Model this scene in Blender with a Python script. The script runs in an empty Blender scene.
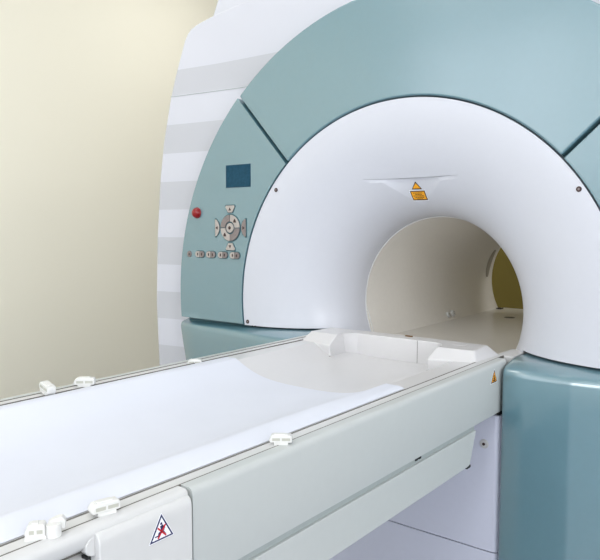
import bpy, bmesh, math, random
from mathutils import Vector, Matrix
C = bpy.context.scene.collection
PI = math.pi
random.seed(4)
FLOOR = -1.05          # the scanner's isocentre is the origin

# ------------------------------------------------------------------ materials
def mat(name, col, rough=.4, coat=0., coat_rough=.05, metal=0., bump=0., bscale=60., emis=None, spec=.5, var=0., coat_ior=1.5):
    m = bpy.data.materials.new(name); m.use_nodes = True
    nt = m.node_tree; b = nt.nodes['Principled BSDF']
    b.inputs['Base Color'].default_value = (*col, 1)
    b.inputs['Roughness'].default_value = rough
    b.inputs['Metallic'].default_value = metal
    b.inputs['Coat Weight'].default_value = coat
    b.inputs['Coat IOR'].default_value = coat_ior
    b.inputs['Coat Roughness'].default_value = coat_rough
    b.inputs['Specular IOR Level'].default_value = spec
    tc = nt.nodes.new('ShaderNodeTexCoord')
    n = nt.nodes.new('ShaderNodeTexNoise'); n.inputs['Scale'].default_value = bscale
    n.inputs['Detail'].default_value = 4
    nt.links.new(tc.outputs['Object'], n.inputs['Vector'])
    if bump:
        bp = nt.nodes.new('ShaderNodeBump'); bp.inputs['Strength'].default_value = bump
        bp.inputs['Distance'].default_value = .004
        nt.links.new(n.outputs['Fac'], bp.inputs['Height']); nt.links.new(bp.outputs['Normal'], b.inputs['Normal'])
    if var:
        r = nt.nodes.new('ShaderNodeValToRGB')
        r.color_ramp.elements[0].position = .35; r.color_ramp.elements[1].position = .65
        r.color_ramp.elements[0].color = (*[c*(1-var) for c in col], 1)
        r.color_ramp.elements[1].color = (*[min(1, c*(1+var)) for c in col], 1)
        nt.links.new(n.outputs['Fac'], r.inputs['Fac']); nt.links.new(r.outputs['Color'], b.inputs['Base Color'])
    if emis:
        b.inputs['Emission Color'].default_value = (*emis[0], 1); b.inputs['Emission Strength'].default_value = emis[1]
    return m
def srgb(r, g, b):
    f = lambda c: (c/255/12.92 if c/255 <= .04045 else ((c/255+.055)/1.055)**2.4)
    return (f(r), f(g), f(b))

M = {}
M['wall']   = mat('beige_wall_paint', srgb(245, 241, 224), .75, bump=.05, bscale=220, var=.012)
M['olive']  = mat('olive_wall_paint', srgb(112, 98, 36), .8, bump=.05, bscale=220, var=.02)  # left wall's paint, with the back wall's weak light put into its colour
M['rwall']  = mat('white_wall_paint', srgb(240, 240, 238), .75, bump=.05, bscale=220, var=.01)
M['ceil']   = mat('ceiling_paint', srgb(235, 235, 232), .8, var=.01)
M['floor']  = mat('grey_vinyl_floor', srgb(150, 155, 165), .35, coat=.2, bscale=30, var=.04)
M['white']  = mat('white_cover_plastic', srgb(204, 206, 214), .38, coat=.25, coat_rough=.15, var=.004)
M['liner']  = mat('warm_grey_bore_liner', srgb(236, 232, 225), .45, var=.01)
M['track']  = mat('bore_floor_plastic', srgb(220, 216, 208), .3, coat=.2, var=.01)
M['teal']   = mat('teal_translucent_panel', srgb(90, 129, 140), .3, coat=1.0, coat_rough=.2, coat_ior=2.1, var=.008)
M['dteal']  = mat('dark_teal_gap', srgb(38, 82, 92), .4, var=.01)
M['screen'] = mat('display_glass', srgb(30, 70, 90), .6, spec=.15, bscale=90, var=.12)
M['red']    = mat('red_button_plastic', srgb(138, 2, 10), .3, spec=.4, coat=.4, var=.02)
M['metal']  = mat('brushed_button_metal', srgb(134, 124, 122), .45, metal=.2, bscale=200, var=.06)
M['key']    = mat('pale_key_plastic', srgb(176, 168, 162), .45, metal=.05, var=.03)
M['icon']   = mat('dark_icon_print', srgb(62, 42, 40), .6, var=.02)
M['frame']  = mat('light_grey_green_side_panel', srgb(186, 190, 189), .42, coat=.2, coat_rough=.2, var=.006)
M['ledge']  = mat('pale_frame_plastic', srgb(202, 202, 202), .4, coat=.15, var=.006)
M['board']  = mat('white_tabletop_plastic', srgb(205, 204, 205), .32, coat=.3, coat_rough=.15, var=.006)
M['pad']    = mat('white_sheet_pad', srgb(212, 215, 225), .6, bump=.12, bscale=9, var=.008)
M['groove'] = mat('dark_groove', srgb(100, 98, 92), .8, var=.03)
M['recess'] = mat('grey_groove_band', srgb(160, 168, 168), .5, var=.02)
M['grip']   = mat('warm_grey_grip', srgb(165, 158, 145), .5, var=.02)
M['clip']   = mat('white_clip_plastic', srgb(214, 214, 212), .35, coat=.3, var=.01)
M['clipin'] = mat('clip_recess_grey', srgb(178, 178, 168), .6, var=.05)
M['under']  = mat('bluish_white_cover', srgb(205, 208, 224), .45, var=.006)
M['dark']   = mat('black_gap', srgb(18, 22, 24), .7, var=.05)
M['black']  = mat('black_print', srgb(30, 14, 12), .6, var=.05)
M['yellow'] = mat('yellow_label_print', srgb(240, 165, 20), .5, var=.03)
M['navy']   = mat('navy_label_print', srgb(28, 34, 84), .5, var=.03)
M['redp']   = mat('red_label_print', srgb(196, 28, 40), .5, var=.03)
M['lblw']   = mat('white_label_film', srgb(240, 240, 246), .4, var=.005)
M['brass']  = mat('brass_latch', srgb(110, 78, 34), .35, metal=.6, var=.05)
M['steel']  = mat('steel_rod', srgb(205, 208, 206), .25, metal=.8, var=.03)
M['lamp']   = mat('lamp_diffuser', (1, 1, 1), .6, emis=((1, .98, .95), 3.0))  # glow of the added ceiling panels
M['borelamp'] = mat('bore_lamp_diffuser', srgb(225, 222, 214), .5, emis=((1, .98, .95), .15))  # faint glow for the added bore strip
M['winfr']  = mat('window_frame_paint', srgb(235, 235, 235), .4, var=.01)

def striped():
    m = mat('striped_white_cover', srgb(233, 233, 240), .4, coat=.2, coat_rough=.15)
    nt = m.node_tree; b = nt.nodes['Principled BSDF']
    g = nt.nodes.new('ShaderNodeTexCoord'); s = nt.nodes.new('ShaderNodeSeparateXYZ')
    nt.links.new(g.outputs['Object'], s.inputs[0])
    def mth(op, a, v):
        n = nt.nodes.new('ShaderNodeMath'); n.operation = op
        if isinstance(a, (int, float)): n.inputs[0].default_value = a
        else: nt.links.new(a, n.inputs[0])
        if isinstance(v, (int, float)): n.inputs[1].default_value = v
        else: nt.links.new(v, n.inputs[1])
        return n.outputs[0]
    # grey bands: z .89..787, then every .228 down
    t = mth('DIVIDE', mth('SUBTRACT', .9055, s.outputs['Z']), .228)
    fr = mth('FRACT', t, 0)
    inb = mth('LESS_THAN', fr, .5)
    below = mth('GREATER_THAN', t, 0.0)
    cap_ = mth('LESS_THAN', s.outputs['Z'], .889)
    mask = mth('MULTIPLY', mth('MULTIPLY', inb, below), cap_)
    mix = nt.nodes.new('ShaderNodeMix'); mix.data_type = 'RGBA'
    mix.inputs['A'].default_value = (*srgb(207, 208, 216), 1); mix.inputs['B'].default_value = (*srgb(192, 193, 199), 1)
    nt.links.new(mask, mix.inputs['Factor']); nt.links.new(mix.outputs['Result'], b.inputs['Base Color'])
    return m
M['stripe'] = striped()

# ------------------------------------------------------------------ helpers
WL = {}   # world location of each object made here
def link(name, bm, m, parent=None, bevel=0, seg=3, smooth=35, origin=None):
    """bm is in world coordinates; becomes ONE mesh object with its origin at its base centre"""
    bmesh.ops.recalc_face_normals(bm, faces=bm.faces)
    xs = [v.co for v in bm.verts]
    if origin is None:
        lo = [min(c[i] for c in xs) for i in range(3)]; hi = [max(c[i] for c in xs) for i in range(3)]
        origin = ((lo[0]+hi[0])/2, (lo[1]+hi[1])/2, lo[2])
    origin = Vector(origin)
    for v in bm.verts: v.co -= origin
    me = bpy.data.meshes.new(name); bm.to_mesh(me); bm.free()
    for mm in (m if isinstance(m, (list, tuple)) else [m]): me.materials.append(mm)
    for p in me.polygons: p.use_smooth = True
    me.set_sharp_from_angle(angle=math.radians(smooth))
    o = bpy.data.objects.new(name, me); C.objects.link(o)
    if parent is not None:
        o.parent = parent; o.location = origin - WL[parent.name]
    else: o.location = origin
    WL[o.name] = origin
    if bevel:
        b = o.modifiers.new('bevel', 'BEVEL'); b.width = bevel; b.segments = seg; b.limit_method = 'ANGLE'
        b.angle_limit = math.radians(30); b.harden_normals = True
    return o
def empty(name, loc, label, cat, group=None):
    o = bpy.data.objects.new(name, None); C.objects.link(o); o.location = loc; o.empty_display_size = .1
    WL[o.name] = Vector(loc)
    o['label'] = label; o['category'] = cat
    if group: o['group'] = group
    return o
def tag(o, label, cat, group=None):
    o['label'] = label; o['category'] = cat
    if group: o['group'] = group
    return o
def struct(o): o['kind'] = 'structure'; return o

def add_box(bm, x0, x1, y0, y1, z0, z1, mi=0, M4=None):
    v = [bm.verts.new((x, y, z)) for z in (z0, z1) for y in (y0, y1) for x in (x0, x1)]
    if M4 is not None:
        for q in v: q.co = M4 @ q.co
    for f in ((0, 1, 3, 2), (4, 6, 7, 5), (0, 4, 5, 1), (2, 3, 7, 6), (0, 2, 6, 4), (1, 5, 7, 3)):
        bm.faces.new([v[i] for i in f]).material_index = mi
    return v
def box(*a, **k):
    bm = bmesh.new(); add_box(bm, *a, **k); return bm
def add_prism(bm, pts, y0, y1, axis='y', mi=0):
    """closed outline pts extruded from y0 to y1 along an axis ('y': pts are x,z; 'z': x,y; 'x': y,z)"""
    f = {'y': lambda a, b, t: (a, t, b), 'z': lambda a, b, t: (a, b, t), 'x': lambda a, b, t: (t, a, b)}[axis]
    A = [bm.verts.new(f(a, b, y0)) for a, b in pts]; B = [bm.verts.new(f(a, b, y1)) for a, b in pts]
    n = len(pts)
    bm.faces.new(A).material_index = mi; bm.faces.new(B[::-1]).material_index = mi
    for i in range(n):
        bm.faces.new([A[i], A[(i+1) % n], B[(i+1) % n], B[i]]).material_index = mi
def prism(*a, **k):
    bm = bmesh.new(); add_prism(bm, *a, **k); return bm
def add_cyl(bm, c, axis, r0, r1, h, n=24, mi=0):
    """cylinder or cone from c along axis"""
    q = Vector(axis).normalized().to_track_quat('Z', 'Y').to_matrix()
    A, B = [], []
    for i in range(n):
        a = 2*PI*i/n
        A.append(bm.verts.new(Vector(c) + q @ Vector((r0*math.cos(a), r0*math.sin(a), 0))))
        B.append(bm.verts.new(Vector(c) + q @ Vector((r1*math.cos(a), r1*math.sin(a), h))))
    bm.faces.new(A).material_index = mi; bm.faces.new(B).material_index = mi
    for i in range(n): bm.faces.new([A[i], A[(i+1) % n], B[(i+1) % n], B[i]]).material_index = mi
def cyl(*a, **k):
    bm = bmesh.new(); add_cyl(bm, *a, **k); return bm
def mirror_x(bm):
    for v in bm.verts: v.co.x = -v.co.x
    return bm
def arcpts(cx, cz, r, a0, a1, n):
    return [(cx+r*math.cos(math.radians(a0+(a1-a0)*i/n)), cz+r*math.sin(math.radians(a0+(a1-a0)*i/n))) for i in range(n+1)]

# ------------------------------------------------------------------ the room
XL, XR, YF, YB, ZC = -2.75, 3.3, -4.6, 3.3, 2.35
struct(link('floor', box(XL-.1, XR+.1, YF-.1, YB+.1, FLOOR-.1, FLOOR), M['floor']))
struct(link('ceiling', box(XL-.1, XR+.1, YF-.1, YB+.1, ZC, ZC+.1), M['ceil']))
struct(link('wall_left', box(XL-.1, XL, YF, YB, FLOOR, ZC), M['wall']))
# right wall with two wide windows, added to bring in side light
RZ0, RZ1 = -.2, 1.7
def wall_right():
    bm = bmesh.new()
    ops = [(-4.1, -1.9), (-1.5, .7)]
    add_box(bm, XR, XR+.1, YF, YB, FLOOR, RZ0); add_box(bm, XR, XR+.1, YF, YB, RZ1, ZC)
    ys = [YF, -4.1, -1.9, -1.5, .7, YB]
    for i in (0, 2, 4): add_box(bm, XR, XR+.1, ys[i], ys[i+1], RZ0, RZ1)
    struct(link('wall_right', bm, M['rwall']))
    for k, (a, b) in enumerate(ops):
        bm = bmesh.new(); t = .05
        add_box(bm, XR+.03, XR+.09, a, b, RZ0, RZ0+t); add_box(bm, XR+.03, XR+.09, a, b, RZ1-t, RZ1)
        add_box(bm, XR+.03, XR+.09, a, a+t, RZ0+t, RZ1-t); add_box(bm, XR+.03, XR+.09, b-t, b, RZ0+t, RZ1-t)
        add_box(bm, XR+.03, XR+.09, (a+b)/2-.03, (a+b)/2+.03, RZ0+t, RZ1-t)
        struct(link('window_%d' % (k+3), bm, M['winfr']))
    return ops
rops = wall_right()
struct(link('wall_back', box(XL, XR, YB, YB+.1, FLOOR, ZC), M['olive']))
# wall behind the photographer; its two windows are added for light and ring reflections
def wall_front():
    bm = bmesh.new()
    wz0, wz1 = .5, 2.28
    ops = [(-2.6, -.7), (-.2, 1.3)]
    add_box(bm, XL, XR, YF-.1, YF, FLOOR, wz0); add_box(bm, XL, XR, YF-.1, YF, wz1, ZC)
    xs = [XL, ops[0][0], ops[0][1], ops[1][0], ops[1][1], XR]
    for i in (0, 2, 4): add_box(bm, xs[i], xs[i+1], YF-.1, YF, wz0, wz1)
    struct(link('wall_front', bm, M['rwall']))
    for k, (a, b) in enumerate(ops):
        bm = bmesh.new(); t = .05
        add_box(bm, a, b, YF-.09, YF-.03, wz0, wz0+t); add_box(bm, a, b, YF-.09, YF-.03, wz1-t, wz1)
        add_box(bm, a, a+t, YF-.09, YF-.03, wz0+t, wz1-t); add_box(bm, b-t, b, YF-.09, YF-.03, wz0+t, wz1-t)
        add_box(bm, (a+b)/2-.03, (a+b)/2+.03, YF-.09, YF-.03, wz0+t, wz1-t)
        struct(link('window_%d' % (k+1), bm, M['winfr']))
    return ops, wz0, wz1
ops, wz0, wz1 = wall_front()
for x0, x1, y0, y1, nm in ((XL, XL+.015, YF, YB, 'baseboard_left'), (XR-.015, XR, YF, YB, 'baseboard_right'), (XL+.015, XR-.015, YB-.015, YB, 'baseboard_back')):
    struct(link(nm, box(x0, x1, y0, y1, FLOOR, FLOOR+.08), M['winfr'], bevel=.003))

# ------------------------------------------------------------------ the scanner
RD = .649                       # rim radius of the white funnel
def flare_y(r):
    t = max(0., min(1., (RD-r)/.349)); return .285-.285*math.sqrt(max(0, 1-t*t))
ZL = .418
def scoop(x, z):
    if z > ZL-1e-5: return 0.
    w = 1-abs(x)/.165
    if w <= 0: return 0.
    L = .012+.075*max(0, 1-abs(x)/.10)
    f = max(0., 1-(ZL-z)/L)
    return .020*(w**.8)*f
def surf_y(x, z):
    return flare_y(math.hypot(x, z)) + scoop(x, z)

scanner = empty('mri_scanner', (0, .6, FLOOR), 'large white and teal ring-shaped MRI scanner with open bore and striped side', 'MRI scanner')

# white funnel (front cover)
def funnel():
    bm = bmesh.new()
    N = 480
    # t-levels: outer part rim->ledge circle, then the ledge line doubled, then inner part to the bore
    nA, nB = 34, 60
    rings = []
    for i in range(N):
        a = 2*PI*i/N                      # angle from +x
        c, s = math.cos(a), math.sin(a)
        off = abs(a-PI/2)
        rl0 = ZL/s if (s > .5) else ZL/.5
        lim = .47
        rl = ZL/math.sin(a) if off < lim else ZL/math.cos(lim)
        if off >= lim:                    # ease back to a plain circle
            k = min(1, (off-lim)/.5); rl = rl*(1-k)+.45*k
        col = []
        for j in range(nA+1):
            t = j/nA; r = RD+(rl-RD)*t
            x, z = r*c, r*s
            y = flare_y(r)
            col.append((x, y, z))
        for j in range(nB+1):
            t = (j/nB); t = t*t*.35+t*.65
            r = rl-.0008+(.3-(rl-.0008))*t
            x, z = r*c, r*s
            col.append((x, flare_y(r)+(scoop(x, z) if z > 0 else 0), z))
        rings.append(col)
    V = [[bm.verts.new(p) for p in col] for col in rings]
    for i in range(N):
        A, B = V[i], V[(i+1) % N]
        for j in range(len(A)-1): bm.faces.new([A[j], B[j], B[j+1], A[j+1]])
    # rim wall going back, for thickness
    R2 = [bm.verts.new((v[0].co.x, .055, v[0].co.z)) for v in V]
    for i in range(N): bm.faces.new([V[i][0], R2[i], R2[(i+1) % N], V[(i+1) % N][0]])
    geom = bm.verts[:]+bm.edges[:]+bm.faces[:]
    bmesh.ops.bisect_plane(bm, geom=geom, plane_co=(0, 0, -.094), plane_no=(0, 0, -1))
    for sx in (-1, 1):
        bmesh.ops.bisect_plane(bm, geom=bm.verts[:]+bm.edges[:]+bm.faces[:], plane_co=(sx*.345, 0, 0), plane_no=(sx, 0, 0))
    kill = [f for f in bm.faces if f.calc_center_median().z < -.094 and (abs(f.calc_center_median().x) > .345 or f.calc_center_median().y < .12 or f.calc_center_median().z < -.22)]
    bmesh.ops.delete(bm, geom=kill, context='FACES')
    # lower edge turned back into a small return
    eds = [e for e in bm.edges if e.is_boundary and all(abs(v.co.z+.094) < 1e-5 and abs(v.co.x) > .344 for v in e.verts)]
    ext = bmesh.ops.extrude_edge_only(bm, edges=eds)
    for g in ext['geom']:
        if isinstance(g, bmesh.types.BMVert): g.co.y += .03; g.co.z -= .006
    return bm
fo = link('funnel_cover', funnel(), M['white'], scanner, smooth=40)

# bore tube
def bore():
    bm = bmesh.new(); N = 160
    prof = [(.3005, .2845), (.301, 1.40), (.306, 1.46), (.315, 1.50), (.335, 1.53)]
    V = [[bm.verts.new((r*math.cos(2*PI*i/N), y, r*math.sin(2*PI*i/N))) for (r, y) in prof] for i in range(N)]
    for i in range(N):
        for j in range(len(prof)-1):
            bm.faces.new([V[i][j], V[(i+1) % N][j], V[(i+1) % N][j+1], V[i][j+1]])
    return bm
link('bore_liner', bore(), M['liner'], scanner)
# bright seam ring where funnel meets liner
def seam_ring():
    bm = bmesh.new(); N = 200; k = 8
    V = []
    for i in range(N+1):
        a = math.radians(-32+(244*i/N)); c, s = math.cos(a), math.sin(a)
        V.append([bm.verts.new(((.3000+.0024*math.cos(2*PI*j/k))*c, .287+.0026*math.sin(2*PI*j/k), (.3000+.0024*math.cos(2*PI*j/k))*s)) for j in range(k)])
    for i in range(N):
        for j in range(k): bm.faces.new([V[i][j], V[i+1][j], V[i+1][(j+1) % k], V[i][(j+1) % k]])
    bm.faces.new(V[0]); bm.faces.new(V[-1])
    return bm
link('bore_seam', seam_ring(), M['clip'], scanner)
# second thin strip beside the seam, low on the left
def strip():
    bm = bmesh.new()
    pts = []
    for i in range(13):
        a = math.radians(180+(4+26*i/12))
        y = .286+.016*min(1, i/3)
        pts.append((a, y))
    k = 6; V = []
    for a, y in pts:
        V.append([bm.verts.new(((.3+.0018*math.cos(2*PI*j/k))*math.cos(a), y+.0018*math.sin(2*PI*j/k), (.3+.0018*math.cos(2*PI*j/k))*math.sin(a))) for j in range(k)])
    for i in range(len(V)-1):
        for j in range(k): bm.faces.new([V[i][j], V[i+1][j], V[i+1][(j+1) % k], V[i][(j+1) % k]])
    bm.faces.new(V[0]); bm.faces.new(V[-1])
    return bm
link('seam_strip', strip(), M['clip'], scanner)
# bore floor (track the tabletop runs on)
def bore_floor():
    bm = bmesh.new()
    # cross-section: flat at -.145 with the sides meeting the tube
    pts = [(-.2665, -.145), (.2665, -.145), (.252, -.17), (-.252, -.17)]
    add_prism(bm, pts, .075, 1.5)
    return bm
link('bore_floor', bore_floor(), M['track'], scanner, bevel=.002)
def sill():
    bm = bmesh.new()
    pts = [(.345, -.100), (.296, -.100), (.290, -.104), (.27, -.145), (.27, -.2), (.345, -.2)]
    add_prism(bm, pts, .045, .165)
    return bm
link('bore_sill', sill(), M['ledge'], scanner, bevel=.002)
link('bore_sill', mirror_x(sill()), M['ledge'], scanner, bevel=.002)
# made-up glowing strip, added in the crown of the bore as fill
link('bore_lamp', box(-.010, .010, .50, .98, .2985, .3003), M['borelamp'], scanner, bevel=.001)
# fittings in the bore
def knob(y, z, r=.013):
    x = -math.sqrt(.3005**2-z*z)
    bm = bmesh.new(); ax = Vector((-x, 0, -z))
    add_cyl(bm, (x, y, z), ax, r, r*.85, .010, 20)
    return bm, ax.normalized(), Vector((x, y, z))
for (y, z, r) in ((.915, -.1235, .0135), (.960, -.1215, .0155)):
    bm, ax, c = knob(y, z, r)
    o = link('bore_socket', bm, M['clip'], scanner, bevel=.002)
    bm = bmesh.new()
    side = ax.cross(Vector((0, 1, 0))).normalized()
    for dy, dz in ((.004, .004), (-.004, .004), (0, -.004)):
        add_cyl(bm, c+ax*.0098+Vector((0, dy, 0))+side*dz, ax, .0015, .0015, .0012, 8)
    link('socket_hole', bm, M['groove'], o)
def vent():
    bm = bmesh.new(); n = 14
    V = []
    for i in range(n+1):
        z = .015+.135*i/n
        w = .026*math.sin(PI*min(1, max(0, (i+.6)/(n+1.2))))**.5
        r = .3
        x = -math.sqrt(r*r-z*z)
        V.append([bm.verts.new((x, 1.40-w, z)), bm.verts.new((x+.003, 1.40-w*.7, z)), bm.verts.new((x+.003, 1.40+w*.7, z)), bm.verts.new((x, 1.40+w, z))])
    for i in range(n):
        for j in range(3): bm.faces.new([V[i][j], V[i+1][j], V[i+1][j+1], V[i][j+1]])
        bm.faces.new([V[i][3], V[i+1][3], V[i+1][0], V[i][0]])
    bm.faces.new(V[0]); bm.faces.new(V[-1])
    return bm
o = link('grip_recess', vent(), M['grip'], scanner)
link('floor_latch', box(-.256, -.232, 1.42, 1.455, -.145, -.140), M['black'], scanner, bevel=.001)
bm = bmesh.new(); add_cyl(bm, (-.085, 1.15, -.1445), (0, 0, 1), .024, .022, .0015, 24)
link('floor_plug', bm, M['groove'], scanner)

# teal ring panels
def ring_panel(a0, a1, r0=.6535, r1=.985, y0=-.004, y1=.095, zcut=None, g=.010):
    """ring sector between two angles (degrees), with rounded glassy edges and straight gaps"""
    bm = bmesh.new()
    n = max(6, int(abs(a1-a0)/1.5)); m = 6
    for y in (y0, y1):
        pass
    def pt(a, r, y):
        return (r*math.cos(a), y, r*math.sin(a))
    F, B = [], []
    for i in range(n+1):
        rf, rb = [], []
        for j in range(m+1):
            r = r0+(r1-r0)*j/m
            b0 = math.radians(a0)+g/2/r; b1 = math.radians(a1)-g/2/r
            a = b0+(b1-b0)*i/n
            rf.append(bm.verts.new(pt(a, r, y0))); rb.append(bm.verts.new(pt(a, r, y1)))
        F.append(rf); B.append(rb)
    for i in range(n):
        for j in range(m):
            bm.faces.new([F[i][j], F[i+1][j], F[i+1][j+1], F[i][j+1]])
            bm.faces.new([B[i][j], B[i][j+1], B[i+1][j+1], B[i+1][j]])
        bm.faces.new([F[i][0], B[i][0], B[i+1][0], F[i+1][0]])
        bm.faces.new([F[i][m], F[i+1][m], B[i+1][m], B[i][m]])
    for j in range(m):
        bm.faces.new([F[0][j], F[0][j+1], B[0][j+1], B[0][j]])
        bm.faces.new([F[n][j], B[n][j], B[n][j+1], F[n][j+1]])
    if zcut is not None:
        bmesh.ops.bisect_plane(bm, geom=bm.verts[:]+bm.edges[:]+bm.faces[:], plane_co=(0, 0, zcut), plane_no=(0, 0, -1), clear_outer=True)
        bmesh.ops.holes_fill(bm, edges=[e for e in bm.edges if e.is_boundary])
    return bm
TL, TR = 132.3, 43.0
link('ring_panel', ring_panel(TR, TL), M['teal'], scanner, bevel=.0065, seg=4)
left_panel = link('ring_panel', ring_panel(TL, 195, zcut=-.091), M['teal'], scanner, bevel=.0065, seg=4)
left_panel['label'] = 'teal left ring panel carrying the control keys'
link('ring_panel', ring_panel(-15, TR, zcut=-.091), M['teal'], scanner, bevel=.0065, seg=4)
# added backing plate; the gap shadow is put into its dark teal
def backing():
    bm = bmesh.new(); N = 160
    a0, a1 = math.radians(-14), math.radians(194)
    V = []
    for i in range(N+1):
        a = a0+(a1-a0)*i/N; c, s = math.cos(a), math.sin(a)
        V.append([bm.verts.new((r*c, y, r*s)) for r, y in ((.645, .03), (.978, .03), (.978, .05), (.645, .05))])
    for i in range(N):
        for j in range(4): bm.faces.new([V[i][j], V[i+1][j], V[i+1][(j+1) % 4], V[i][(j+1) % 4]])
    bm.faces.new(V[0]); bm.faces.new(V[-1])
    return bm
link('ring_backing', backing(), M['dteal'], scanner)

# white front body with grey stripes (outline in x,z)
half = [(0, 1.125), (.40, 1.11), (.658, 1.083), (.762, 1.072), (.857, 1.060), (.935, 1.045), (.968, 1.034), (.988, 1.018), (1.004, .995), (1.022, .955), (1.061, .866), (1.093, .780), (1.139, .609),
        (1.165, .459), (1.189, .222), (1.202, -.05), (1.190, -.347), (1.16, -.6), (1.10, FLOOR)]
outline = half + [(-x, z) for x, z in reversed(half[1:])]
def ray_outline(a, poly):
    c, s = math.cos(a), math.sin(a); best = None
    n = len(poly)
    for i in range(n):
        (x0, z0), (x1, z1) = poly[i], poly[(i+1) % n]
        dx, dz = x1-x0, z1-z0
        det = c*(-dz)+s*dx
        if abs(det) < 1e-9: continue
        t = (x0*(-dz)+z0*dx)/det; u = (c*z0-s*x0)/det
        if t > 0 and -1e-6 <= u <= 1+1e-6 and (best is None or t < best): best = t
    return best
def annular(poly, rin, y0, y1, N=240, yin=None):
    bm = bmesh.new(); angs = [2*PI*i/N for i in range(N)]+[math.atan2(z, x) % (2*PI) for x, z in poly]
    angs = sorted(set(round(a, 6) for a in angs))
    V = []
    for a in angs:
        R = ray_outline(a, poly); c, s = math.cos(a), math.sin(a)
        V.append([bm.verts.new((r*c, y, r*s)) for r, y in ((rin, y0 if yin is None else yin), (R, y0), (R, y1), (rin, y1))])
    n = len(V)
    for i in range(n):
        A, B = V[i], V[(i+1) % n]
        for j in range(4): bm.faces.new([A[j], B[j], B[(j+1) % 4], A[(j+1) % 4]])
    return bm
link('front_body', annular(outline, .66, .052, .21, yin=.145), M['stripe'], scanner, bevel=.012, seg=4, origin=(0, .1, 0), smooth=30)
# thin joint line across the left and right side of the body
for s in (-1, 1):
    bm = bmesh.new(); zj = .788; V = []
    for i in range(13):
        x = s*(.45+(1.089-.45)*i/12); r = math.hypot(x, zj); Rr = ray_outline(math.atan2(zj, x) % (2*PI), outline)
        y = .052+.093*(Rr-r)/(Rr-.66)
        V.append([bm.verts.new((x, y+dy, zj+dz)) for dy, dz in ((-.0012, -.0012), (-.0012, .0012), (.004, .0012), (.004, -.0012))])
    for i in range(12):
        for j in range(4): bm.faces.new([V[i][j], V[i+1][j], V[i+1][(j+1) % 4], V[i][(j+1) % 4]])
    bm.faces.new(V[0]); bm.faces.new(V[-1])
    link('body_joint', bm, M['recess'], scanner)
back = [(0, 1.36), (.5, 1.36), (.78, 1.31), (.89, 1.27), (.975, 1.21), (1.025, 1.11), (1.04, .9), (1.06, .2), (1.05, -.6), (1.0, FLOOR)]
back = back+[(-x, z) for x, z in reversed(back[1:])]
link('rear_body', annular(back, .34, .22, 1.50), M['white'], scanner, bevel=.04, seg=5)

# teal lower front panels
def base_panel():
    bm = bmesh.new()
    # plan outline at successive heights; front edge rounded at the top
    xo = lambda z: 1.010 if z > -.12 else 1.010-.030*((-z-.12)/.15) if z > -.27 else .966-.06*((-z-.27)/.78)
    xi = .352
    zs = [(-.1015, .072), (-.103, .060), (-.1065, .042), (-.113, .018), (-.1165, .010), (-.121, .005), (-.128, .0015), (-.137, 0), (-.2, 0), (-.35, 0), (-.6, 0), (-.85, 0), (FLOOR+.01, 0)]
    rows = []
    for z, dy in zs:
        X = xo(z); row = []
        plan = [(xi, .22), (xi, .02), (xi, -.045), (xi+.004, -.053), (xi+.012, -.057), (.42, -.057), (.50, -.057), (.527, -.057), (.5365, -.0568), (.5415, -.0560), (.552, -.0545), (.62, -.0455), (.75, -.0285), (.90, -.0085), (X-.015, .004), (X-.003, .012), (X, .024), (X, .10), (X, .22)]
        for x, y in plan:
            yy = y if y > .15 else min(y+dy, .15)
            k = max(0, 1-abs(dy)/.072)
            row.append(bm.verts.new((x, yy, z)))
        rows.append(row)
    n = len(rows[0])
    for i in range(len(rows)-1):
        for j in range(n): bm.faces.new([rows[i][j], rows[i][(j+1) % n], rows[i+1][(j+1) % n], rows[i+1][j]])
    bm.faces.new(rows[0]); bm.faces.new(rows[-1])
    return bm
link('base_panel', base_panel(), M['teal'], scanner, smooth=50)
link('base_panel', mirror_x(base_panel()), M['teal'], scanner, smooth=50)
# white panel of the scanner under the table, two plates
def under_panel(z0, z1):
    pts = [(-.346, -.02), (-.346, -.030), (-.340, -.040), (-.330, -.043), (.330, -.043), (.340, -.040), (.346, -.030), (.346, .1), (-.346, .1)]
    return prism(pts, z0, z1, axis='z')
pts = None
link('lower_panel', under_panel(-.640, -.2515), M['under'], scanner, smooth=50)
link('lower_panel', under_panel(FLOOR+.01, -.6435), M['under'], scanner, smooth=50)
link('panel_gap', box(-.34, .34, -.030, .0, -.2515, -.2405), M['dark'], scanner)
# lock on that panel
o = link('panel_lock', cyl((.303, -.043, -.336), (0, -1, 0), .0135, .0105, .004, 28), M['ledge'], scanner, bevel=.0008)
link('keyhole', cyl((.303, -.0466, -.336), (0, -1, 0), .0042, .0042, .0012, 16), M['icon'], o)

# screws in the funnel rim
for x, z in ((-.490, .393), (-.628, -.081), (.521, .362), (.628, -.081)):
    r = math.hypot(x, z); y = flare_y(r)
    o = link('cover_screw', cyl((x, y+.0006, z), (0, -1, 0), .0075, .0068, .0022, 20), M['icon'], scanner)
    link('screw_socket', cyl((x, y-.0014, z), (0, -1, 0), .003, .003, .0008, 8), M['metal'], o)
# small marks below the left corner of the funnel
bm = bmesh.new()
for x in (-.603, -.590): add_box(bm, x, x+.006, -.006, -.003, -.0955, -.0925)
link('hinge_pin', bm, M['dark'], scanner)

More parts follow.
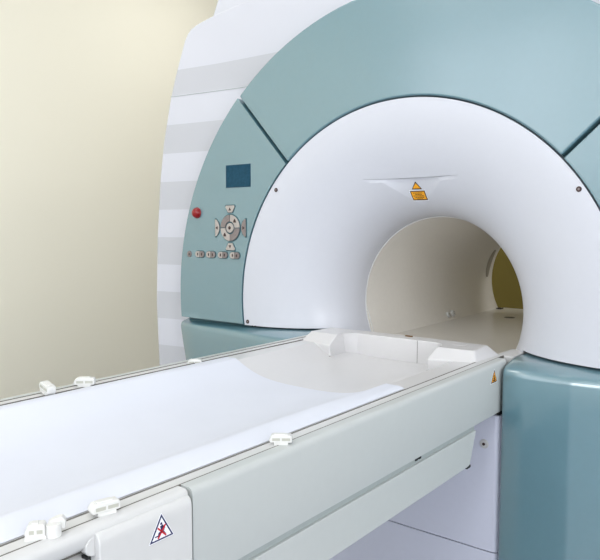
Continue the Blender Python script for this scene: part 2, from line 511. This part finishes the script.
# ---- control keys on the left ring panel (face y=-.004)
yF = -.004
o = link('control_display', box(-.727, -.605, yF-.0015, yF+.002, .408, .490), M['screen'], scanner, bevel=.0006)
o = link('stop_button', cyl((-.883, yF+.001, .318), (0, -1, 0), .0215, .021, .005, 32), M['red'], scanner, bevel=.002)
bm = bmesh.new()
bmesh.ops.create_uvsphere(bm, u_segments=28, v_segments=14, radius=.0195)
for v in bm.verts:
    v.co = Vector((v.co.x-.883, v.co.z*.75+yF-.006, v.co.y+.318))
link('button_cap', bm, M['red'], o)
def sector(cx, cz, r0, r1, a0, a1, y0, y1, n=14):
    bm = bmesh.new(); V = []
    for i in range(n+1):
        a = math.radians(a0+(a1-a0)*i/n); c, s = math.cos(a), math.sin(a)
        V.append([bm.verts.new((cx+r*c, y, cz+r*s)) for r, y in ((r0, y0), (r1, y0), (r1, y1), (r0, y1))])
    for i in range(n):
        for j in range(4): bm.faces.new([V[i][j], V[i+1][j], V[i+1][(j+1) % 4], V[i][(j+1) % 4]])
    bm.faces.new(V[0]); bm.faces.new(V[-1])
    return bm
cx, cz = -.706, .261
yk = yF-.004
pad = link('key_pad', cyl((cx, yF+.001, cz), (0, -1, 0), .052, .051, .0025, 48), M['dteal'], scanner)
for a0, a1, m in ((92, 178, 'metal'), (2, 88, 'key'), (182, 268, 'key'), (272, 358, 'metal')):
    k = link('ring_key', sector(cx, cz, .0235, .048, a0, a1, yk-.001, yF), M[m], pad, bevel=.001, seg=2)
    if m == 'key':
        am = math.radians((a0+a1)/2); x, z = cx+.036*math.cos(am), cz+.036*math.sin(am)
        bm = bmesh.new(); add_prism(bm, [(x-.007, z-.006), (x+.007, z-.006), (x+.004, z+.003), (x, z+.008), (x-.005, z+.003)], yk-.0018, yk-.0008)
        link('key_icon', bm, M['icon'], k)
k = link('centre_key', cyl((cx, yF, cz), (0, -1, 0), .0185, .0175, .006, 32), M['key'], pad, bevel=.001)
link('key_icon', cyl((cx, yF-.0058, cz), (0, -1, 0), .0065, .0065, .0008, 12), M['icon'], k)
for ang in (0, 90, 180, 270):
    sc = 1.0
    r0, r1 = .0585, .081
    bm = bmesh.new()
    am = math.radians(ang); hw0, hw1 = .013, .026
    if ang in (0, 180): hw0, hw1 = .022, .026
    ux, uz = math.cos(am), math.sin(am); tx, tz = -uz, ux
    if ang in (0, 180): P2 = [(.0565, -.007), (.0565, .007), (.062, .020), (.071, .031), (.078, .031), (.078, -.031), (.071, -.031), (.062, -.020)]
    else: P2 = [(.0565, -.010), (.0565, .010), (.066, .016), (.076, .023), (.082, .020), (.082, -.020), (.076, -.023), (.066, -.016)]
    kk = [(u+(.0035 if u > .07 else -.003), w*1.14) for u, w in P2]
    o_ = link('key_bezel', prism([(cx+ux*u+tx*w, cz+uz*u+tz*w) for u, w in kk], yF-.0012, yF+.001), M['dteal'], scanner)
    add_prism(bm, [(cx+ux*u+tx*w, cz+uz*u+tz*w) for u, w in P2], yk, yF+.001)
    k = link('arrow_key', bm, M['key'] if ang != 0 else M['metal'], scanner, bevel=.001, seg=2)
    rm = (r0+r1)/2-.001
    x, z = cx+ux*rm, cz+uz*rm
    q = [(.006, 0), (-.005, .006), (-.005, -.006)]
    bm = bmesh.new(); add_prism(bm, [(x+ux*a+tx*b, z+uz*a+tz*b) for a, b in q], yk-.001, yk+.0004)
    link('key_icon', bm, M['icon'], k)
k = link('round_key', cyl((-.929, yF+.001, .159), (0, -1, 0), .0125, .0115, .0045, 24), M['metal'], scanner, bevel=.001)
link('key_icon', cyl((-.927, yF-.0032, .159), (0, -1, 0), .004, .004, .001, 10), M['icon'], k)
for x in (-.869, -.809, -.746, -.684):
    z = .160
    fr = prism(arcpts(x-.0125, z, .0145, 90, 270, 10)+arcpts(x+.0125, z, .0145, -90, 90, 10), yF-.001, yF+.001)
    kp = link('key_pair', fr, M['dteal'], scanner)
    l = prism(arcpts(x-.0125, z, .0115, 90, 270, 10)+[(x-.0015, z-.0115), (x-.0015, z+.0115)], yk-.0005, yF)
    r = prism(arcpts(x+.0125, z, .0115, -90, 90, 10)+[(x+.0015, z+.0115), (x+.0015, z-.0115)], yk-.0005, yF)
    for q, m, dx in ((l, 'key', -.010), (r, 'metal', .011)):
        k = link('key', q, M[m], kp, bevel=.0008, seg=2)
        link('key_icon', box(x+dx-.003, x+dx+.003, yk-.0013, yk-.0002, z-.005, z+.005), M['icon'], k)

# ---- warning labels on the funnel, laid on its surface
def on_funnel(polys, lift=.0007, dens=1):
    """polys: list of (outline in x,z ; material index ; extra lift) laid as thin film on the curved cover"""
    bm = bmesh.new()
    for pts, mi, ex in polys:
        F = [bm.verts.new((x, surf_y(x, z)-lift-ex, z)) for x, z in pts]
        B = [bm.verts.new((x, surf_y(x, z)+.0004, z)) for x, z in pts]
        bm.faces.new(F).material_index = mi; n = len(pts)
        bm.faces.new(B[::-1]).material_index = mi
        for i in range(n): bm.faces.new([F[i], F[(i+1) % n], B[(i+1) % n], B[i]]).material_index = mi
    return bm
def tri(cx, zb, w, h, inset=0.):
    i = inset
    return [(cx-w/2+i*1.7, zb+i), (cx+w/2-i*1.7, zb+i), (cx, zb+h-i*2)]
def star(cx, cz, r0, r1, n=8):
    return [(cx+(r1 if k % 2 == 0 else r0)*math.cos(PI*k/n), cz+(r1 if k % 2 == 0 else r0)*math.sin(PI*k/n)) for k in range(2*n)]
w = .052
polys = [(tri(0, .3835, .036, .024), 0, 0), (tri(0, .3835, .036, .024, .0026), 1, .0005), (star(0, .3905, .0018, .0045), 0, .001)]
o = link('laser_warning_sign', on_funnel(polys), [M['black'], M['yellow'], M['lblw']], scanner, smooth=20)
polys = []
zb, zt = .350, .379
def strip_rect(x0, x1, z0, z1, mi, ex, n=8):
    for i in range(n):
        a, b = z0+(z1-z0)*i/n, z0+(z1-z0)*(i+1)/n
        for j in range(12):
            p, q = x0+(x1-x0)*j/12, x0+(x1-x0)*(j+1)/12
            polys.append(([(p, a), (q, a), (q, b), (p, b)], mi, ex))
strip_rect(-w/2-.002, w/2+.002, zb-.002, zt+.002, 0, -.0003)
strip_rect(-w/2, w/2, zb, zt, 1, .0003, 8)
strip_rect(-w/2+.003, w/2-.003, zb+.0028, zt-.0028, 2, .0008, 8)
for r, (a, b) in enumerate(((-.017, .014), (-.012, .012), (-.019, .018), (-.015, .016), (-.012, .008))):
    zz = zt-.0058-r*.0045
    xx = a
    while xx < b:
        l = random.uniform(.003, .007)
        polys.append(([(xx, zz-.0017), (min(b, xx+l), zz-.0017), (min(b, xx+l), zz), (xx, zz)], 1, .0013)); xx += l+.0012
o = link('laser_warning_text', on_funnel(polys), [M['lblw'], M['black'], M['yellow']], scanner, smooth=20)

# ------------------------------------------------------------------ the patient table
table = empty('patient_table', (0, -1.4, FLOOR), 'long white patient table with grey-green side beams leading into the scanner bore', 'patient table')
YE = -2.45
XS = .345
def side_beam():
    pts = [(.3206, -.0975), (.336, -.0975), (.3385, -.0980), (.3412, -.0995), (.3432, -.1020), (.3445, -.1055), (.345, -.110), (.345, -.234), (.344, -.238), (.325, -.240), (.322, -.235)]
    return prism(pts, -1.168, -.002)
for s in (1, -1):
    link('side_beam', side_beam() if s > 0 else mirror_x(side_beam()), M['frame'], table, smooth=50)
    # recessed band under the beam
    x0, x1 = sorted((s*.30, s*.336))
    link('groove_band', box(x0, x1, -1.168, -.19, -.2535, -.2385), M['recess'], table)
    # lower box
    bm = bmesh.new()
    a, b = sorted((s*.30, s*.3425))
    add_prism(bm, [(-1.168, -.2535), (-.192, -.2535), (-.226, -.333), (-.234, -.337), (-1.168, -.337)], a, b, axis='x')
    link('lower_beam', bm, M['frame'], table, bevel=.0015, smooth=40)
    x0, x1 = sorted((s*.328, s*.3425))
    link('beam_foot', box(x0, x1, -.243, -.222, -.3415, -.3355), M['dark'], table)
    # two rails on top
    x0, x1 = sorted((s*.2962, s*.3182))
    link('top_rail', box(x0, x1, YE, .04, -.125, -.0985), M['ledge'], table, bevel=.0012)
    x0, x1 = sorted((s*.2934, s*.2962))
    link('rail_seal', box(x0, x1, YE, .04, -.15, -.0984), M['groove'], table)  # dark strip; the shade of the rail gap is put into its colour
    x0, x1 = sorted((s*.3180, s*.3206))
    link('rail_seal', box(x0, x1, YE, .04, -.15, -.0977), M['groove'], table)  # outer gap strip, its shade likewise in the colour
    # end cap over the beam with rounded top
    cp = [(.33, -.112), (.3385, -.1045), (.3435, -.1050), (.3475, -.109), (.3495, -.114), (.350, -.121), (.350, -.62), (.33, -.62)]
    bm = prism(cp, -1.325, -1.1735)
    if s < 0: mirror_x(bm)
    cap = link('beam_end_cap', bm, M['ledge'], table, bevel=.005, seg=4, smooth=50)
    if s > 0: right_cap = cap
    # behind the cap: ledge, round rail and recessed panel
    lp = [(.3206, -.0977), (.336, -.0978), (.340, -.101), (.341, -.107), (.339, -.117), (.333, -.124), (.322, -.126)]
    bm = prism(lp, YE, -1.1735)
    if s < 0: mirror_x(bm)
    link('foot_ledge', bm, M['ledge'], table, smooth=50)
    bm = prism(arcpts(.318, -.150, .0165, -180, 160, 18), YE, -1.327)
    if s < 0: mirror_x(bm)
    link('handle_tube', bm, M['ledge'], table, smooth=60)
    x0, x1 = sorted((s*.28, s*.318))
    link('foot_panel', box(x0, x1, YE, -1.327, -.62, -.19), M['under'], table, bevel=.003)
    bm = prism([(-1.338, -.117), (-1.332, -.110), (-1.324, -.107), (-1.324, -.134), (-1.333, -.132), (-1.338, -.125)], *sorted((s*.327, s*.341)), axis='x')
    tl = link('tube_latch', bm, M['ledge'], table, bevel=.002)
    x0, x1 = sorted((s*.330, s*.3415))
    link('latch_pin', box(x0, x1, -1.337, -1.332, -.1345, -.131), M['dark'], tl)
bm = bmesh.new(); add_box(bm, -.284, .284, YE, -.25, -.34, -.157)
link('table_core', bm, M['under'], table)
bm = bmesh.new(); add_box(bm, -.25, .25, -2.3, -1.45, FLOOR, -.34)
link('table_column', bm, M['under'], table, bevel=.02)
# steel rod at the groove's near end and small latch on the groove
link('steel_rod', cyl((.3405, -1.168, -.2455), (0, 1, 0), .0045, .0045, .06, 16), M['steel'], table)
bm = bmesh.new()
for y in (-.505, -.490): add_box(bm, .334, .3385, y, y+.010, -.2475, -.2425)
link('groove_latch', bm, M['dark'], table)

# tabletop: a shallow trough
def board_z(x, y=-1.):
    """trough: rounder towards the foot, flatter in the middle towards the head end"""
    a = min(1., abs(x)/.238)
    k = min(1., max(0., (y+.75)/.6)); e = 2.2+1.9*k
    z = -.1445+.0445*a**e
    return z
def loft(xs, ztop, zbot, ys):
    """solid strip across x, lofted along y; ztop/zbot are functions (x, y)"""
    bm = bmesh.new(); T, Bt = [], []
    for y in ys:
        T.append([bm.verts.new((x, y, ztop(x, y))) for x in xs]); Bt.append([bm.verts.new((x, y, zbot(x, y))) for x in xs])
    n = len(xs); m = len(ys)
    for i in range(m-1):
        for j in range(n-1):
            bm.faces.new([T[i][j], T[i+1][j], T[i+1][j+1], T[i][j+1]]); bm.faces.new([Bt[i][j], Bt[i][j+1], Bt[i+1][j+1], Bt[i+1][j]])
        bm.faces.new([T[i][0], Bt[i][0], Bt[i+1][0], T[i+1][0]]); bm.faces.new([T[i][-1], T[i+1][-1], Bt[i+1][-1], Bt[i][-1]])
    for j in range(n-1):
        bm.faces.new([T[0][j], T[0][j+1], Bt[0][j+1], Bt[0][j]]); bm.faces.new([T[-1][j], Bt[-1][j], Bt[-1][j+1], T[-1][j+1]])
    return bm
XB = .2935
xs = [-XB, -.27]+[-.238+.476*i/48 for i in range(49)]+[.27, XB]
top = link('tabletop', loft(xs, lambda x, y: board_z(x, y), lambda x, y: board_z(x, y)-.011, [YE, -1.2, -.76]+[-.74+.02*i for i in range(31)]+[-.1, -.05, .045]), M['board'], table, bevel=.0015, seg=2, smooth=25)
# raised head end: cross wall with two corner blocks
def wall_cross():
    bm = bmesh.new()
    xs = [-.178, -.172, -.166, -.155, -.14, -.1, 0, .1, .14, .155, .166, .172, .178]
    def yf(x):                       # front face curves forward into the corner blocks
        a = abs(x)
        return -.012-(.035*((a-.14)/.03)**2 if a > .14 else 0)
    F0 = [(x, yf(x)) for x in xs]
    pts = F0+[(.178, .045), (-.178, .045)]
    add_prism(bm, pts, -.1455, -.0735, axis='z')
    return bm
hw = link('head_end_wall', wall_cross(), M['board'], table, bevel=.0025, smooth=50)
link('wall_joint', box(.0735, .0748, -.0126, -.0118, -.143, -.0745), M['groove'], hw)
link('top_latch', box(.008, .032, .030, .038, -.0745, -.0705), M['brass'], hw, bevel=.001)
def block():
    bm = bmesh.new()
    P = [(.172, -.080, -.0725), (.281, -.072, -.0725), (.272, .036, -.0725), (.172, .036, -.0725),
         (.167, -.128, -.101), (.297, -.100, -.0995), (.305, .048, -.0995),
         (.165, -.124, -.1435), (.168, .046, -.1435), (.215, -.118, -.101), (.235, .046, -.1005)]
    for p in P: bm.verts.new(p)
    r = bmesh.ops.convex_hull(bm, input=bm.verts[:])
    bmesh.ops.delete(bm, geom=[g for g in r['geom_interior'] if isinstance(g, bmesh.types.BMVert)], context='VERTS')
    bmesh.ops.dissolve_limit(bm, angle_limit=math.radians(3), verts=bm.verts[:], edges=bm.edges[:])
    return bm
for s in (1, -1):
    b = block()
    if s < 0: mirror_x(b)
    o = link('corner_block', b, M['board'], table, bevel=.004, seg=4, smooth=50)
    x0, x1 = sorted((s*.190, s*.225))
    link('block_pocket', box(x0, x1, -.02, .015, -.0728, -.0718), M['board'], o, bevel=.0005)
    x0, x1 = sorted((s*.166, s*.180))
    link('block_foot', box(x0, x1, -.1290, -.120, -.140, -.1335), M['groove'], o)  # small dark box along the block's contact with the tabletop

# labels on the side beam and the end cap
def side_label(x, parts_, name, mats_, parent):
    bm = bmesh.new()
    for pts, mi, ex in parts_:
        add_prism(bm, pts, x-.0002, x+.0005+ex, axis='x', mi=mi)
    return link(name, bm, mats_, parent, smooth=20)
def tri2(A, B, Cc, k):
    cx_, cz_ = (A[0]+B[0]+Cc[0])/3, (A[1]+B[1]+Cc[1])/3
    return [(cx_+(p[0]-cx_)*k, cz_+(p[1]-cz_)*k) for p in (A, B, Cc)]
def circ(c, r, n=12, sx=1): return [(c[0]+r*math.cos(2*PI*i/n)*sx, c[1]+r*math.sin(2*PI*i/n)) for i in range(n)]
def bar(p, q, w):
    d = Vector((q[0]-p[0], q[1]-p[1])); n = Vector((-d.y, d.x)).normalized()*w/2
    return [(p[0]+n.x, p[1]+n.y), (p[0]-n.x, p[1]-n.y), (q[0]-n.x, q[1]-n.y), (q[0]+n.x, q[1]+n.y)]
def hazard(y, z, s, name, parent, x):
    h = s*.87
    A, B, D = (y, z+h*.62), (y-s/2, z-h*.38), (y+s/2, z-h*.38)
    T = lambda k: tri2(A, B, D, k)
    P = [(T(1.12), 0, -.0003), (T(1), 1, 0), (T(.74), 2, .0003)]
    P += [(circ((y, z+h*.16), s*.055), 1, .0006), (bar((y, z+h*.1), (y, z-h*.1), s*.10), 1, .0006),
          (bar((y-s*.22, z-h*.20), (y+s*.22, z-h*.20), s*.09), 1, .0006), (bar((y-s*.12, z-h*.05), (y+s*.14, z-h*.12), s*.06), 1, .0006)]
    return side_label(x, P, name, [M['lblw'], M['black'], M['yellow']], parent)
hazard(-.089, -.135, .040, 'crush_warning_label', bpy.data.objects['side_beam'], XS)
def no_step(y, z, s, x, parent):
    h = s*.87
    A, B, D = (y, z+h*.62), (y-s/2, z-h*.38), (y+s/2, z-h*.38)
    T = lambda k: tri2(A, B, D, k)
    P = [(T(1.08), 0, -.0003), (T(1), 1, 0), (T(.80), 0, .0003)]
    u = s/10
    P += [(circ((y-.2*u, z+2.2*u), .45*u), 1, .0006), (bar((y-.1*u, z+1.6*u), (y+.5*u, z-.4*u), 1.3*u), 1, .0006), (bar((y+.3*u, z+1.3*u), (y+1.3*u, z+.3*u), .5*u), 1, .0006),
          (bar((y+.4*u, z-.4*u), (y+1.4*u, z-1.8*u), .6*u), 1, .0006), (bar((y+.2*u, z-.4*u), (y-1.4*u, z-.9*u), .6*u), 1, .0006), (bar((y-1.3*u, z-.9*u), (y-1.3*u, z-2.0*u), .5*u), 1, .0006),
          (bar((y-2.9*u, z-1.6*u), (y-1.2*u, z-1.6*u), .4*u), 1, .0006),
          (bar((y-1.7*u, z+1.1*u), (y+1.7*u, z-2.3*u), .55*u), 2, .0009), (bar((y+1.5*u, z+1.5*u), (y-1.7*u, z-2.5*u), .55*u), 2, .0009)]
    return side_label(x, P, 'no_step_label', [M['lblw'], M['navy'], M['redp']], parent)
no_step(-1.229, -.133, .040, .350, right_cap)

# ------------------------------------------------------------------ the sheet-covered pad
def a_out(x): return abs(x) > .268
def pad_top(x, y):
    a = abs(x)
    k = 1. if a_out(x) else min(1, max(.3, (-.47-y)/.25))
    thin = .0036
    base = board_z(x, y)+thin
    # lip rises from a=.20, crest at .257, falls to the edge at .288
    if a < .14: lip = 0.
    elif a < .230:
        t = (a-.14)/.09; t = t*t*(3-2*t); lip = .0068*t
    else:
        t = min(1, (a-.230)/.058); lip = .0068-.0095*t*t
    crease = (.0009*math.sin(y*7.3+x*5)+.0005*math.sin(y*17+x*11)+.0005*math.sin(y*29-x*23))*max(0, 1-a/.2)
    return base+lip*k+crease*k
def pad_mesh():
    xs = [-.2885+.577*i/72 for i in range(73)]
    ys = [YE+.03+(YE*-1-.03-.470)*i/70 for i in range(71)]
    def yend(x):                       # head edge of the pad is not quite straight
        return 0
    return loft(xs, pad_top, lambda x, y: board_z(x, y)+.0012, ys)
pm = link('mattress_pad', pad_mesh(), M['pad'], None, smooth=60)
tag(pm, 'long thin white sheet-covered pad with raised side lips lying on the patient table', 'mattress pad')

# ------------------------------------------------------------------ strap clips on the rails
def clip_proto(label, strap=False):
    L, W, H = (.022, .016, .014) if strap else (.037, .016, .0125)
    root = empty('strap_clip', (0, 0, 0), label, 'clip', 'white strap clips on the table rails')
    bm = bmesh.new()
    # body long along local x, windows on local -y side
    add_prism(bm, [(-L/2, 0), (-L/2-.002, .004), (-L/2, .008), (-L/2+.003, H), (L/2-.002, H), (L/2, H-.003), (L/2, 0)], -W/2, W/2)
    link('clip_body', bm, M['clip'], root, bevel=.002, seg=3)
    for x0, x1 in ((-L/2+.004, -.0015), (.0015, L/2-.003)):
        link('clip_window', box(x0, x1, -W/2-.0004, -W/2+.002, .0035, .0080), M['clipin'], root)
    link('clip_pad', box(-L/2+.006, L/2-.008, -W/2+.003, W/2-.003, H-.001, H+.0015), M['clip'], root, bevel=.0015)
    link('clip_foot', box(-.012, .012, -.009, .009, -.004, .001), M['clip'], root)
    if strap:
        bm = cyl((.0195, -.002, -.004), (0, 0, 1), .0095, .0085, .016, 24)
        link('clip_knob', bm, M['clip'], root, bevel=.002)
        bm = prism([(.012, .011), (.022, .016), (.029, .017), (.033, .012), (.032, .002), (.027, .002), (.026, .010), (.014, .008)], .002, .014)
        link('clip_hook', bm, M['clip'], root, bevel=.003)
    return root
def copy_thing(root, label):
    r = root.copy(); C.objects.link(r); r['label'] = label
    for ch in root.children:
        c = ch.copy(); C.objects.link(c); c.parent = r
    return r
near = clip_proto('white strap clip lying along the near rail above the navy triangle sticker')
far_label = 'white strap clip tilted crookedly on the far rail, leftmost against the beige wall'
k0 = clip_proto('white strap clip with round knob and hook at the near foot end of the table', strap=True)
k0.location = (.308, -1.382, -.0945); k0.rotation_euler = (0, 0, math.radians(52))
near.location = (.314, -1.291, -.0945); near.rotation_euler = (0, 0, math.radians(76))
for lab, loc, rz, ry in (('white strap clip halfway along the near rail, above the long side beam', (.317, -.941, -.0945), 36, 0),
                     (far_label, (-.300, -1.000, -.0900), -8, 10),
                     ('white strap clip sitting level on the far rail, second from left', (-.300, -.905, -.0945), 42, 0),
                     ('white strap clip on the far rail in front of the teal base', (-.300, -.565, -.1035), 40, 0)):
    c = copy_thing(near, lab); c.location = loc; c.rotation_euler = (0, math.radians(ry), math.radians(rz))
    if loc[0] < -.285 and loc[1] < -.8: c.scale = (1.22, 1.22, 1.22)

# ------------------------------------------------------------------ added lamps and window light
def area(name, loc, rot, sx, sy, power, col=(1, 1, 1)):
    l = bpy.data.lights.new(name, 'AREA'); l.shape = 'RECTANGLE'; l.size = sx; l.size_y = sy; l.energy = power; l.color = col
    o = bpy.data.objects.new(name, l); C.objects.link(o); o.location = loc; o.rotation_euler = rot
    return o
RW1, RW2 = 105, 40
CL = .35
for x, y, pw in ((-1.2, -2.7, 30), (.9, -2.6, 12), (-1.1, -.7, 36), (-1.5, 1.5, 68), (.9, -1.1, 8), (2.3, -.2, 10), (1.6, 2.5, 80)):  # unseen panels, added and placed to brighten wall, ring and bore
    t = empty('ceiling_light', (x, y, ZC), 'square white recessed ceiling light panel above the table room', 'ceiling light', 'ceiling light panels')
    bm = bmesh.new()
    for a in ((-.32, .32, -.32, -.29), (-.32, .32, .29, .32), (-.32, -.29, -.29, .29), (.29, .32, -.29, .29)):
        add_box(bm, x+a[0], x+a[1], y+a[2], y+a[3], ZC-.02, ZC)
    link('light_frame', bm, M['winfr'], t)
    link('diffuser', box(x-.29, x+.29, y-.29, y+.29, ZC-.012, ZC-.004), M['lamp'], t)
    area('ceiling_lamp', (x, y, ZC-.03), (0, 0, 0),   .58, .58, pw*CL, (1, .99, .97))
for (a, b), pw in zip(ops, (27, 72)):
    area('window_daylight', ((a+b)/2, YF-.15, (wz0+wz1)/2), (math.radians(90), 0, 0), b-a-.1, wz1-wz0-.1, pw, (.93, .96, 1))  # fill light shining in through the added front windows

area('bore_lamp_light', (0, .7, .290), (0, 0, 0), .04, .56, .28, (.97, .98, 1))  # added light that lifts the bore interior
for (a, b), pw in zip(rops, (RW1, RW2)):
    area('window_daylight', (XR+.15, (a+b)/2, (RZ0+RZ1)/2), (math.radians(90), 0, math.radians(90)), b-a-.1, RZ1-RZ0-.1, pw, (.95, .97, 1))  # side fill through the added right-hand windows

w = bpy.data.worlds.new('world'); bpy.context.scene.world = w; w.use_nodes = True
w.node_tree.nodes['Background'].inputs[0].default_value = (.85, .92, 1, 1)
w.node_tree.nodes['Background'].inputs[1].default_value = .6

# ------------------------------------------------------------------ camera
cam = bpy.data.cameras.new('camera'); co = bpy.data.objects.new('camera', cam); C.objects.link(co)
co.location = (1.025, -1.789, .269)
co.rotation_euler = (PI/2-.081, 0, .667)
cam.sensor_fit = 'HORIZONTAL'; cam.sensor_width = 36; cam.lens = 668.6/600*36
cam.clip_start = .05
sc = bpy.context.scene; sc.camera = co
sc.view_settings.view_transform = 'Standard'; sc.view_settings.look = 'None'
sc.view_settings.exposure = -.38; sc.view_settings.gamma = 1; sc.view_settings.use_curve_mapping = False
